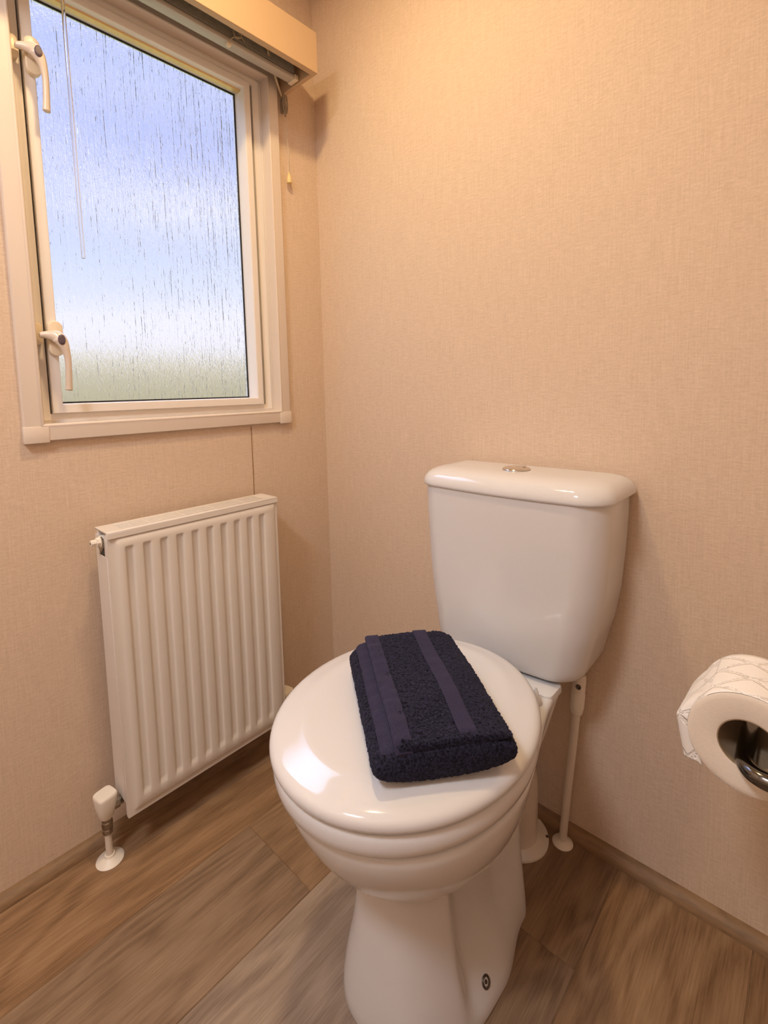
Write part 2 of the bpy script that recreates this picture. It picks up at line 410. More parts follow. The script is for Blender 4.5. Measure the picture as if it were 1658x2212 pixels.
# floor of planks laid along y; each plank a face strip with its own tone
PW, PL = 0.2125, 1.22
tones = {0: (0.0, 0.60), 1: (0.50, 0.46), 2: (0.95, 0.60), 3: (0.50, 0.36), 4: (0.15, 0.50), 5: (0.05, 0.40), 6: (0.2, 0.5)}
butts = {0: -1.10, 1: -0.454, 2: -0.92, 3: -0.247, 4: -0.86, 5: -0.55, 6: -0.3}
bm = bmesh.new()
uvl = bm.loops.layers.uv.new('UVMap'); cl_ = bm.loops.layers.color.new('plank')
GP = 0.0005
def plank(x0, x1, y0, y1, tone, seed):
    pts = [(x0 + GP, y0 + GP), (x1 - GP, y0 + GP), (x1 - GP, y1 - GP), (x0 + GP, y1 - GP)]
    lo = [bm.verts.new((a, b, -0.0012)) for a, b in pts]
    e = 0.0008
    ins = [(pts[0][0] + e, pts[0][1] + e), (pts[1][0] - e, pts[1][1] + e), (pts[2][0] - e, pts[2][1] - e), (pts[3][0] + e, pts[3][1] - e)]
    hi = [bm.verts.new((a, b, 0)) for a, b in ins]
    fs = [bm.faces.new(hi)] + [bm.faces.new((lo[i], lo[(i + 1) % 4], hi[(i + 1) % 4], hi[i])) for i in range(4)]
    for f in fs:
        for l in f.loops:
            l[uvl].uv = (l.vert.co.x, l.vert.co.y)
            l[cl_] = (tone[0], tone[1], seed, 1)
for i in range(6):
    x0, x1 = max(i * PW, 0), min((i + 1) * PW, XR)
    y = butts[i]
    while y > YN: y -= PL
    k = 0
    while y < 0:
        a, b_ = max(y, YN), min(y + PL, 0)
        tn = tones[i]
        if b_ <= butts[i] + 1e-6: tn = (tn[0] + (0.12 if i == 1 else 0.1), tn[1] - 0.04)
        else:
            tn = (max(0, tn[0] - (0.2 if i == 1 else 0)), tn[1] + 0.04)
        plank(x0, x1, a, b_, tn, random.random()); y += PL; k += 1
base = [bm.verts.new(p) for p in ((-WT, YN - WT, -0.0013), (XR + WT, YN - WT, -0.0013), (XR + WT, WT, -0.0013), (-WT, WT, -0.0013))]
base2 = [bm.verts.new((v.co.x, v.co.y, -0.05)) for v in base]
for f in (bm.faces.new(base), bm.faces.new(base2[::-1])):
    for l in f.loops: l[cl_] = (0.0, 0.0, 0.3, 1); l[uvl].uv = (l.vert.co.x, l.vert.co.y)
for i in range(4):
    f = bm.faces.new((base2[i], base2[(i + 1) % 4], base[(i + 1) % 4], base[i]))
struct(link('floor', bm, M_FLOOR, smooth=False))

# quarter-round skirting
def quadrant(bm, along, a, b_, s=0.022):
    prof = [(0, 0)] + [(s * math.cos(t * PI / 16) , s * math.sin(t * PI / 16)) for t in range(0, 9)]
    if along == 'y': rings = [[(p[0], y, p[1]) for p in prof] for y in (a, b_)]
    else: rings = [[(x, -p[0], p[1]) for p in prof] for x in (a, b_)]
    loft(bm, rings)
bm = bmesh.new(); quadrant(bm, 'y', YN, 0); struct(link('baseboard_left', bm, M_SKIRT))
bm = bmesh.new(); quadrant(bm, 'x', 0.0, XR); struct(link('baseboard_back', bm, M_SKIRT))

# panel joint in the left wall and the corner joint
bm = bmesh.new(); box(bm, -0.001, 0.0012, -0.2632, -0.2612, 0.022, 0.871, 0.0004, 1)
struct(link('trim_1', bm, M_SEAM))

# ------------------------------------------------------------------ ground and hedge outside
bm = bmesh.new()
gx = [-0.2 - 40 * (i / 60) ** 1.3 for i in range(61)]
R = []
for x in gx:
    R.append([bm.verts.new((x, -14 + 50 * j / 60, -0.75 + 0.05 * noise.noise(Vector((x * .4, j * .5, 0))))) for j in range(61)])
for a, b_ in zip(R, R[1:]):
    for j in range(60): bm.faces.new((a[j], a[j + 1], b_[j + 1], b_[j]))
o = link('ground', bm, M_GRASS); struct(o)
bm = bmesh.new()
nY, nZ = 150, 14
for side in (0,):
    rings = []
    for j in range(nY + 1):
        y = -8 + 34 * j / nY
        hh = 3.0 + 0.35 * noise.noise(Vector((y * .35, 3, 0))) + 0.22 * noise.noise(Vector((y * 1.3, 5, 0)))
        ring = []
        for k in range(nZ + 1):
            t = PI * k / nZ
            r = 1 + 0.13 * noise.noise(Vector((y * 1.6, 5 * math.cos(t), 5 * math.sin(t))))
            ring.append((-14 + 0.9 * math.cos(t) * r, y, -0.75 + hh * (math.sin(t) ** 0.45 if 0 < k < nZ else 0) * r))
        rings.append(ring)
    loft(bm, rings, closed=False, cap0=False, cap1=False)
tag(link('hedge', bm, M_HEDGE, angle=80), 'pale yellow-green hedge seen blurred through the bottom of the rain-textured window', 'hedge')

# ------------------------------------------------------------------ window
win = bpy.data.objects.new('window_1', None); COL.objects.link(win); win.location = (0, -0.45, 0.872)
struct(win, 'white framed window with rain-textured glass above the radiator', 'window')

def frame_ring(bm, y0, y1, z0, z1, prof, kr=1.0):
    """sweep a profile round a rectangle; prof = (inset, x) pairs, inset grows towards the middle"""
    rings = []
    for ins, x in prof:
        rings.append([(x, y0 + ins, z0 + ins), (x, y1 - ins * kr, z0 + ins), (x, y1 - ins * kr, z1 - ins), (x, y0 + ins, z1 - ins)])
    R_ = [[bm.verts.new(p) for p in r] for r in rings]
    for a, b_ in zip(R_, R_[1:]):
        for i in range(4): bm.faces.new((a[i], a[(i + 1) % 4], b_[(i + 1) % 4], b_[i]))
    return R_
CY0, CY1, CZ0, CZ1 = -0.760, -0.139, 0.8755, 1.806
bm = bmesh.new()
frame_ring(bm, CY0, CY1, CZ0, CZ1, [(0, 0), (0, .009), (.0015, .0115), (.003, .012), (.026, .012), (.028, .0132), (.030, .0138), (.032, .0128), (.0332, .010), (.0332, -.022)])
child('casing', bm, M_CASING, win, angle=35)
for (a, b_) in ((CY0 - 0.002, CY0 + 0.040), (CY1 - 0.036, CY1 + 0.002)):
    bm = bmesh.new(); box(bm, 0, 0.0134, a, b_, CZ0 - 0.003, CZ0 + 0.029, 0.0015)
    child('corner_block', bm, M_CASING, win)
# fixed frame, set back in the casing
bm = bmesh.new()
frame_ring(bm, -0.7265, -0.1725, 0.909, 1.772, [(0, -.045), (0, -.018), (.004, -.0175), (.006, -.0162), (.008, -.0175), (.0180, -.018), (.0180, -.05)], kr=1.5)
child('frame', bm, M_UPVC, win, angle=35)
bm = bmesh.new()
frame_ring(bm, -0.7085, -0.1995, 0.927, 1.754, [(0, -.030), (0.008, -.030)], kr=1.6)
child('seal', bm, M_SEAL, win)
# opening sash
SY0, SY1, SZ0, SZ1 = -0.7035, -0.2095, 0.9275, 1.752
SY0, SY1 = -0.7055, -0.2115
bm = bmesh.new()
frame_ring(bm, SY0, SY1, SZ0, SZ1, [(0, -.045), (0, -.0095), (.0012, -.0083), (.016, -.008), (.0175, -.009), (.0185, -.012), (.0190, -.052), (.0190, -.062), (0, -.062)])
sash = child('sash', bm, M_UPVC, win, angle=35)
bm = bmesh.new()
frame_ring(bm, SY0 + .0188, SY1 - .0188, SZ0 + .0188, SZ1 - .0188, [(0, -.050), (.0035, -.0505), (.0035, -.053), (0, -.0535)])
child('glazing_seal', bm, M_SEAL, sash)
bm = bmesh.new(); box(bm, -0.038, -0.024, SY0 + .019, SY1 - .019, SZ1 - .0225, SZ1 - .0185)
child('spacer_bar', bm, M_SPACER, sash)
bm = bmesh.new(); box(bm, -0.057, -0.053, SY0 + .017, SY1 - .017, SZ0 + .017, SZ1 - .017)
child('glass_pane', bm, M_GLASS, win, smooth=False)

def pill(bm, x0, x1, yc, zc, hw, hh, n=14, bev=0.0015):
    pts = []
    for s, c in ((1, zc + hh - hw), (-1, zc - hh + hw)):
        for k in range(n + 1):
            a = (0 if s > 0 else PI) + PI * k / n
            pts.append((hw * math.cos(a), c + hw * math.sin(a), c))
    rings = []
    for x, sc in ((x0, 1.0), (x1 - bev, 1.0), (x1 - bev * .3, 0.95), (x1, 0.86)):
        rings.append([(x, yc + p[0] * sc, p[2] + (p[1] - p[2]) * sc) for p in pts])
    loft(bm, rings)
def window_handle(zc, yoff=0.0):
    y0 = -0.697 + yoff
    bm = bmesh.new(); pill(bm, -0.008, 0.004, y0 + 0.004, zc - 0.004, 0.0125, 0.034)
    base = child('handle_base', bm, M_PLATE, win)
    bm = bmesh.new(); pill(bm, -0.018, -0.004, -0.7215, zc + 0.004, 0.0085, 0.021)
    child('keeper_plate', bm, M_PLATE, win)
    # lever: nose over the keeper, hub, then a blade that curves down
    path = smoothpath([(0.006, y0 - 0.024, zc + 0.0005), (0.012, y0 - 0.012, zc + 0.001), (0.020, y0 + 0.002, zc - 0.003), (0.024, y0 + 0.011, zc - 0.020), (0.024, y0 + 0.0155, zc - 0.045), (0.022, y0 + 0.0155, zc - 0.075), (0.020, y0 + 0.0145, zc - 0.100), (0.020, y0 + 0.0140, zc - 0.106)], 7)
    rad = []
    for i in range(len(path)):
        t = i / (len(path) - 1)
        w_ = 0.0055 + 0.0065 * math.exp(-((t - 0.30) / 0.16) ** 2) + 0.0012 * sstep(0.6, 1, t)
        if t > 0.93: w_ *= math.sqrt(max(0.03, 1 - ((t - 0.93) / 0.072) ** 2))
        if t < 0.05: w_ *= 0.75 + 5 * t
        rad.append(w_)
    bm = bmesh.new(); rings = []
    for i, p in enumerate(path):
        d = (path[min(i + 1, len(path) - 1)] - path[max(i - 1, 0)]); d.x = 0; d.normalize()
        s = Vector((0, -d.z, d.y)); n = 16; th = 0.0058 + (0.004 * math.exp(-((i / len(path) - 0.3) / 0.15) ** 2))
        if i / (len(path) - 1) > 0.93: th *= 0.8
        rings.append([p + s * math.cos(2 * PI * k / n) * rad[i] + Vector((1, 0, 0)) * math.sin(2 * PI * k / n) * th for k in range(n)])
    loft(bm, rings)
    # neck down to the base plate
    lathe(bm, (y0 + 0.003, zc - 0.004), -0.002, [(0.0095, 0), (0.0088, 0.010), (0.008, 0.022)], 20, axis='x')
    lev = child('window_handle', bm, M_HANDLE, win, angle=60)
    bm = bmesh.new(); rr = []
    for x, sc in ((0.026, 1.0), (0.0322, 1.0), (0.0334, 0.85), (0.0336, 0.5)):
        rr.append([(x, y0 + 0.0060 + 0.0062 * sc * math.cos(2 * PI * k / 20), zc - 0.0085 + 0.0098 * sc * math.sin(2 * PI * k / 20)) for k in range(20)])
    loft(bm, rr)
    child('key_cover', bm, M_KEY, lev)
window_handle(1.078)
window_handle(1.597, 0.001)

# ------------------------------------------------------------------ pelmet and blind
pel = thing('pelmet_box', 'peach-cream boxed pelmet across the wall above the window', 'pelmet', (0.07, -0.5, 1.749))
PY1, PY0 = -0.113, -0.98
bm = bmesh.new(); box(bm, 0.128, 0.144, PY0, PY1, 1.749, 1.846, 0.001, 1); child('front_board', bm, M_PELMET, pel)
bm = bmesh.new(); box(bm, 0.0, 0.1279, PY1 - 0.012, PY1, 1.7492, 1.8459, 0.001, 1); child('end_board', bm, M_PELMET, pel)
bm = bmesh.new(); box(bm, 0.0, 0.1279, PY0, PY0 + 0.012, 1.7492, 1.8459, 0.001, 1); child('end_board', bm, M_PELMET, pel)
bm = bmesh.new(); box(bm, 0.0, 0.1279, PY0 + 0.012, PY1 - 0.012, 1.834, 1.8459); child('top_board', bm, M_PELMET, pel)

bl = thing('venetian_blind', 'grey venetian blind pulled fully up inside the pelmet', 'blind', (0.07, -0.46, 1.752))
BY0, BY1 = -0.80, -0.137
bm = bmesh.new(); box(bm, 0.060, 0.086, BY0, BY1, 1.751, 1.761, 0.002); rail = child('bottom_rail', bm, M_SLAT, bl)
for yy in (BY0, BY1):
    s = -1 if yy == BY0 else 1
    bm = bmesh.new(); box(bm, 0.058, 0.088, min(yy, yy + s * 0.004) - 0.004, max(yy, yy + s * 0.004) + 0.004, 1.7495, 1.7625, 0.0015); child('end_cap', bm, M_PLATE, rail)
for k in range(11):
    bm = bmesh.new(); z = 1.7636 + k * 0.0030; n = 8; rings = []
    for yy in (BY0 + 0.004, BY1 - 0.004):
        top = [(0.0600 + 0.026 * i / n, yy, z + 0.0014 * math.sin(PI * i / n) + 0.0009) for i in range(n + 1)]
        bot = [(0.0600 + 0.026 * i / n, yy, z + 0.0014 * math.sin(PI * i / n)) for i in range(n, -1, -1)]
        rings.append(top + bot)
    loft(bm, rings); child('slat', bm, M_SLAT, bl)
bm = bmesh.new(); box(bm, 0.056, 0.090, BY0, BY1, 1.800, 1.832, 0.002); child('headrail', bm, M_RAIL, bl)
# clear tilt wand
bm = bmesh.new(); tube(bm, [(0.094, -0.663, 1.790), (0.090, -0.662, 1.73), (0.062, -0.652, 1.222)], 0.0034, 8)
child('tilt_wand', bm, M_CLEAR, bl, angle=60)
bm = bmesh.new(); tube(bm, [(0.094, -0.663, 1.800), (0.094, -0.663, 1.768)], 0.0045, 12); child('wand_clip', bm, M_CLEAR, bl)
# pull cords to the hook on the wall, and the tangle with its toggle
for dy in (0, 0.0035):
    bm = bmesh.new(); tube(bm, smoothpath([(0.094, -0.228 + dy, 1.800), (0.088, -0.222 + dy, 1.775), (0.045, -0.168 + dy, 1.753), (0.012, -0.128 + dy, 1.744)], 6), 0.0011, 6)
    child('pull_cord', bm, M_CORD, bl)
bm = bmesh.new()
tube(bm, smoothpath([(0.092, -0.318, 1.775), (0.094, -0.312, 1.762), (0.094, -0.300, 1.768), (0.092, -0.296, 1.778), (0.094, -0.304, 1.783), (0.094, -0.320, 1.778), (0.092, -0.330, 1.783), (0.092, -0.322, 1.790), (0.090, -0.300, 1.778), (0.088, -0.286, 1.768)], 6), 0.0011, 6)
tube(bm, smoothpath([(0.092, -0.300, 1.770), (0.088, -0.316, 1.764), (0.084, -0.324, 1.752)], 6), 0.0011, 6)
kn = child('cord_knot', bm, M_CORD, bl)
bm = bmesh.new(); bmesh.ops.create_uvsphere(bm, u_segments=16, v_segments=10, radius=0.0062, matrix=Matrix.Translation((0.082, -0.325, 1.748)))
child('toggle', bm, M_PLATE, kn)

# cleat with wound cord and the tassel that hangs from it
cl2 = thing('cord_cleat', 'small cleat with wound blind cord on the wall right of the window top', 'cleat', (0.0, -0.118, 1.70))
bm = bmesh.new(); pill(bm, 0, 0.006, -0.1185, 1.7265, 0.0045, 0.020); tube(bm, smoothpath([(0.005, -0.1185, 1.72), (0.014, -0.1185, 1.725), (0.016, -0.1185, 1.745), (0.013, -0.1185, 1.757)], 5), 0.0026, 8); tube(bm, smoothpath([(0.005, -0.1185, 1.72), (0.014, -0.1185, 1.718), (0.016, -0.1185, 1.705), (0.014, -0.1185, 1.695)], 5), 0.0026, 8)
child('cleat', bm, M_GREYCORD, cl2)
for k in range(4):
    bm = bmesh.new(); hw = 0.0035 + 0.0016 * k; pts = []
    for i in range(25):
        a = 2 * PI * i / 24
        pts.append((0.0155 + 0.0012 * k - 0.003 * abs(math.cos(a)), -0.1185 + hw * math.cos(a), 1.727 + (0.020 + 0.002 * k) * math.sin(a)))
    tube(bm, pts, 0.0011, 6, caps=False); child('wound_cord', bm, M_GREYCORD, cl2)
bm = bmesh.new(); tube(bm, smoothpath([(0.015, -0.113, 1.735), (0.012, -0.1145, 1.68), (0.012, -0.1110, 1.60), (0.012, -0.1120, 1.553)], 6), 0.0010, 6)
hc = child('hanging_cord', bm, M_CORD, cl2)
bm = bmesh.new(); lathe(bm, (0.0125, -0.1122), 1.526, [(0.0070, 0), (0.0076, 0.002), (0.0066, 0.010), (0.0048, 0.019), (0.0024, 0.025), (0.0014, 0.029)], 20)
child('tassel', bm, speckle(material('yellowed_plastic', (0.80, 0.62, 0.30), 0.4), 60, 0.05), cl2)

# ------------------------------------------------------------------ radiator
RX0, RX1, RY0, RY1, RZ0, RZ1 = 0.034, 0.105, -0.661, -0.264, 0.095, 0.695
rad = thing('radiator', 'white ribbed panel radiator on the wall below the window', 'radiator', (0.035, (RY0 + RY1) / 2, RZ0))
# front panel: heightfield with pressed channels
bm = bmesh.new()
pitch = 0.0346; nch = 10; ych0 = -0.6225; zt, zb = 0.661, 0.128
ys = sorted(set([RY0 + 0.0, RY0 + 0.004, RY0 + 0.012, RY0 + 0.0165, RY0 + 0.0205, RY1 - 0.0125, RY1 - 0.009, RY1 - 0.006, RY1 - 0.002, RY1] + [ych0 + pitch * i + d for i in range(nch) for d in (-0.0098, -0.0086, -0.0075, -0.0064, -0.0053, -0.0025, 0.0, 0.0025, 0.0053, 0.0064, 0.0075, 0.0086, 0.0098)]))
zs = sorted(set([RZ0, RZ0 + 0.002, RZ0 + 0.009, RZ0 + 0.012, RZ0 + 0.016, RZ1 - 0.003, RZ1 - 0.0185, RZ1 - 0.0145] + [zt, zt - 0.002, zt - 0.004, zt - 0.006, zt + 0.001, zt + 0.003, zb, zb + 0.004, zb + 0.008, zb + 0.012, zb + 0.016, 0.25, 0.4, 0.55, RZ1 - 0.009]))
def rad_x(y, z):
    x = RX1
    # stepped rim
    e = min(sstep(RY0 + 0.012, RY0 + 0.0205, y), sstep(RY1 - 0.006, RY1 - 0.0125, y) if True else 1)
    e = min(e, sstep(RZ0 + 0.009, RZ0 + 0.016, z), 1 - sstep(RZ1 - 0.0185, RZ1 - 0.0145, z))
    x -= 0.004 * (1 - e) if e < 1 else 0
    for i in range(nch):
        c = ych0 + pitch * i
        if abs(y - c) < 0.0107:
            q = 1 - sstep(0.0055, 0.0095, abs(y - c))
            # rounded lower end, square upper end
            zz = zb + 0.016 * (1 - math.sqrt(max(0, 1 - (abs(y - c) / 0.0107) ** 2)))
            q *= (1 - sstep(zt - 0.006, zt + 0.001, z)) * sstep(zb - 0.001, zb + 0.014, z)
            x -= 0.0042 * q
    return x
G = [[bm.verts.new((rad_x(y, z), y, z)) for y in ys] for z in zs]
for a, b_ in zip(G, G[1:]):
    for j in range(len(ys) - 1): bm.faces.new((a[j], a[j + 1], b_[j + 1], b_[j]))
# back of the front panel
bk = [[bm.verts.new((RX1 - 0.014, y, z)) for y in (RY0, RY1)] for z in (RZ0, RZ1 - 0.003)]
bm.faces.new((bk[0][0], bk[1][0], bk[1][1], bk[0][1]))
bm.faces.new([bk[0][0], bk[0][1]] + G[0][::-1]); bm.faces.new([bk[1][1], bk[1][0]] + G[-1])
bm.faces.new([bk[1][0], bk[0][0]] + [g[0] for g in G]); bm.faces.new([bk[0][1], bk[1][1]] + [g[-1] for g in G][::-1])
child('front_panel', bm, M_RAD, rad, angle=50)
bm = bmesh.new(); box(bm, RX0, RX0 + 0.012, RY0 + 0.002, RY1 - 0.002, RZ0 + 0.002, RZ1 - 0.004, 0.002); child('back_panel', bm, M_RAD, rad)
# side panels
for y0, y1, s in ((RY0 - 0.0006, RY0 + 0.001, 0), (RY1 - 0.001, RY1 + 0.0006, 1)):
    bm = bmesh.new()
    if s == 0:   # cut away under the top grille where the bleed valve comes through
        box(bm, RX0 + 0.001, RX1 - 0.012, y0, y1, RZ0 + 0.03, RZ1 - 0.052, 0.0005, 1)
        box(bm, RX0 + 0.001, RX0 + 0.020, y0, y1, RZ1 - 0.052, RZ1 - 0.012, 0.0005, 1)
        box(bm, RX1 - 0.022, RX1 - 0.012, y0, y1, RZ1 - 0.052, RZ1 - 0.012, 0.0005, 1)
    else:
        box(bm, RX0 + 0.001, RX1 - 0.012, y0, y1, RZ0 + 0.03, RZ1 - 0.012, 0.0005, 1)
    child('side_panel', bm, M_RAD, rad)
# top grille with slots
bm = bmesh.new()
box(bm, RX0 - 0.001, RX0 + 0.010, RY0 - 0.001, RY1 + 0.001, RZ1 - 0.003, RZ1, 0.0008, 1)
box(bm, RX1 - 0.016, RX1 + 0.0006, RY0 - 0.001, RY1 + 0.001, RZ1 - 0.003, RZ1, 0.0012, 2)
box(bm, RX1 - 0.0022, RX1 + 0.0006, RY0 - 0.001, RY1 + 0.001, RZ1 - 0.0135, RZ1 - 0.002, 0.0008, 1)
for k in range(4):
    x = RX0 + 0.0136 + k * 0.0103
    box(bm, x, x + 0.0056, RY0 - 0.001, RY1 + 0.001, RZ1 - 0.0028, RZ1 - 0.0003, 0.0006, 1)
for y in [RY0 - 0.001, RY0 + 0.085, RY0 + 0.160, RY0 + 0.235, RY0 + 0.310, RY1 - 0.03]:
    w_ = 0.031 if y in (RY0 - 0.001, RY1 - 0.03) else 0.006
    box(bm, RX0 + 0.004, RX1 - 0.008, y, y + w_, RZ1 - 0.0027, RZ1 - 0.0002)
child('top_grille', bm, M_RAD, rad)
# convector fins seen through the slots
bm = bmesh.new()
for i in range(24):
    y = RY0 + 0.02 + i * (RY1 - RY0 - 0.04) / 23
    box(bm, RX0 + 0.014, RX1 - 0.020, y, y + 0.001, RZ0 + 0.03, RZ1 - 0.02)
f_ = child('convector_fins', bm, M_RAD, rad, smooth=False); f_['kind'] = 'stuff'
# bleed valve
bm = bmesh.new()
lathe(bm, (0.068, 0.672), RY0 - 0.020, [(0.0035, 0), (0.0062, 0.0003), (0.0066, 0.002), (0.0062, 0.009), (0.0095, 0.010), (0.0095, 0.016), (0.0125, 0.0165), (0.0125, 0.030)], 8, axis='y')
bv = child('bleed_valve', bm, M_COLLAR, rad, angle=30)
bm = bmesh.new(); lathe(bm, (0.068, 0.672), RY0 - 0.0206, [(0.0026, 0), (0.0026, 0.004)], 4, axis='y'); child('key_square', bm, M_DARKHOLE, bv)
bm = bmesh.new(); lathe(bm, (0.069, 0.668), RY0 - 0.0035, [(0.0150, 0), (0.0150, 0.003)], 24, axis='y'); child('valve_washer', bm, M_BRASSY, bv)

def rad_valve(y, label, side):
    v = thing('radiator_valve', label, 'valve', (0.062, y, 0.0))
    bm = bmesh.new(); lathe(bm, (0.062, y), 0.0, [(0.0262, 0), (0.0265, 0.0012), (0.0245, 0.0032), (0.0115, 0.0075), (0.0098, 0.010), (0.0094, 0.0135), (0.0072, 0.0135)], 40); child('floor_collar', bm, M_COLLAR, v)
    bm = bmesh.new(); lathe(bm, (0.062, y), 0.008, [(0.0068, 0), (0.0068, 0.060)], 20); child('pipe', bm, M_PIPE, v)
    bm = bmesh.new()
    lathe(bm, (0.062, y), 0.060, [(0.0088, 0), (0.0098, 0.002), (0.0104, 0.010), (0.0092, 0.012), (0.0092, 0.014), (0.0108, 0.016), (0.0108, 0.026), (0.0095, 0.028), (0.0095, 0.046)], 8)
    lathe(bm, (0.064, 0.1165), y, [(0.0070, 0.0), (0.0070, side * 0.013), (0.0115, side * 0.0135), (0.0115, side * 0.024), (0.0085, side * 0.0245), (0.0085, side * 0.032)], 8, axis='y')
    child('valve_body', bm, M_VALVE, v, angle=25)
    bm = bmesh.new(); rings = []
    for z, hw, ex in ((0.096, 0.0115, 2.2), (0.100, 0.0135, 2.4), (0.120, 0.0172, 3.2), (0.142, 0.0190, 4.5), (0.146, 0.0187, 5), (0.148, 0.0172, 5)):
        ring = []
        for k in range(32):
            a = 2 * PI * k / 32 + 0.2; c, s = math.cos(a), math.sin(a)
            r = hw / ((abs(math.cos(2 * PI * k / 32)) ** ex + abs(math.sin(2 * PI * k / 32)) ** ex) ** (1 / ex))
            ring.append((0.062 + r * c, y + r * s, z))
        rings.append(ring)
    loft(bm, rings); child('valve_cap', bm, M_COLLAR, v)
rad_valve(-0.690, 'radiator valve with white cap, leftmost, beside the bare left wall', 1)
rad_valve(-0.235, 'radiator valve mostly hidden behind the toilet lid, in the corner', -1)

# ------------------------------------------------------------------ toilet
XC = 0.655
tl = thing('toilet', 'white close-coupled toilet with closed lid and cistern against the back wall', 'toilet', (XC, -0.33, 0))
def pan_ring(z, yf, ym, a, b, yb, dent=0.0, cr=0.03, e=2.0, N=36, K=26, Bk=10):
    """outline from the middle of the front, round the +x side to the back, mirrored"""
    half = []
    for i in range(N + 1):
        t = (PI / 2) * i / N
        c, s = abs(math.cos(t)) ** (2 / e), abs(math.sin(t)) ** (2 / e)
        half.append((a * s, ym - (ym - yf) * c))
    for i in range(1, K + 1):
        t = i / K; y = ym + (yb - cr - ym) * t
        half.append((a + (b - a) * sstep(0, 1, t), y))
    for i in range(1, Bk + 1):
        t = (PI / 2) * i / Bk
        half.append((b - cr + cr * math.cos(t), yb - cr + cr * math.sin(t)))
    half.append(((b - cr) * 0.5, yb)); half.append((0, yb))
    if dent:
        h2 = []
        for x, y in half:
            q = sstep(-0.445, -0.405, y) * (1 - sstep(-0.30, -0.21, y))
            h2.append((x - dent * q, y))
        half = h2
    return [(XC + x, y, z) for x, y in half] + [(XC - x, y, z) for x, y in half[-2:0:-1]]
specs = [
    # z, yfront, ymid, a, b, yback, dent
    (0.000, -0.535, -0.345, 0.121, 0.098, -0.190, 0.000, 0.04, 2.7),
    (0.004, -0.536, -0.345, 0.122, 0.098, -0.190, 0.000, 0.04, 2.7),
    (0.020, -0.534, -0.345, 0.120, 0.097, -0.190, 0.004, 0.04, 2.7),
    (0.040, -0.531, -0.345, 0.117, 0.096, -0.192, 0.013, 0.04, 2.7),
    (0.060, -0.528, -0.345, 0.113, 0.095, -0.194, 0.021, 0.04, 2.7),
    (0.085, -0.524, -0.347, 0.108, 0.094, -0.196, 0.027, 0.04, 2.65),
    (0.115, -0.519, -0.349, 0.102, 0.092, -0.198, 0.029, 0.04, 2.6),
    (0.150, -0.515, -0.350, 0.097, 0.091, -0.200, 0.028, 0.04, 2.6),
    (0.180, -0.512, -0.350, 0.093, 0.090, -0.201, 0.026, 0.04, 2.6),
    (0.210, -0.510, -0.350, 0.090, 0.090, -0.202, 0.023, 0.04, 2.5),
    (0.228, -0.510, -0.351, 0.089, 0.090, -0.203, 0.020, 0.04, 2.5),
    (0.236, -0.513, -0.354, 0.092, 0.092, -0.203, 0.014, 0.04, 2.45),
    (0.241, -0.519, -0.360, 0.098, 0.095, -0.203, 0.006, 0.04, 2.35),
    (0.246, -0.526, -0.366, 0.105, 0.098, -0.202, 0.0, 0.04, 2.25),
    (0.258, -0.540, -0.376, 0.118, 0.102, -0.200, 0.0, 0.04, 2.15),
    (0.275, -0.557, -0.386, 0.132, 0.106, -0.196, 0.0, 0.04, 2.1),
    (0.300, -0.579, -0.398, 0.147, 0.111, -0.188, 0.0, 0.035, 2.06),
    (0.325, -0.597, -0.407, 0.159, 0.115, -0.177, 0.0, 0.03, 2.05),
    (0.350, -0.612, -0.415, 0.169, 0.119, -0.163, 0.0, 0.025, 2.05),
    (0.375, -0.623, -0.421, 0.176, 0.122, -0.150, 0.0, 0.02, 2.05),
    (0.393, -0.629, -0.425, 0.179, 0.124, -0.140, 0.0, 0.015, 2.05),
    (0.402, -0.630, -0.427, 0.180, 0.125, -0.136, 0.0, 0.012, 2.05),
    (0.407, -0.628, -0.427, 0.178, 0.123, -0.137, 0.0, 0.012, 2.05),
    (0.409, -0.621, -0.427, 0.171, 0.118, -0.142, 0.0, 0.012, 2.05),
]
bm = bmesh.new()
loft(bm, [pan_ring(*s) for s in specs])
from mathutils.bvhtree import BVHTree
bmesh.ops.recalc_face_normals(bm, faces=bm.faces); bm.normal_update()
pan_bvh = BVHTree.FromBMesh(bm)
pan = child('pan', bm, M_CERAMIC, tl, angle=70)
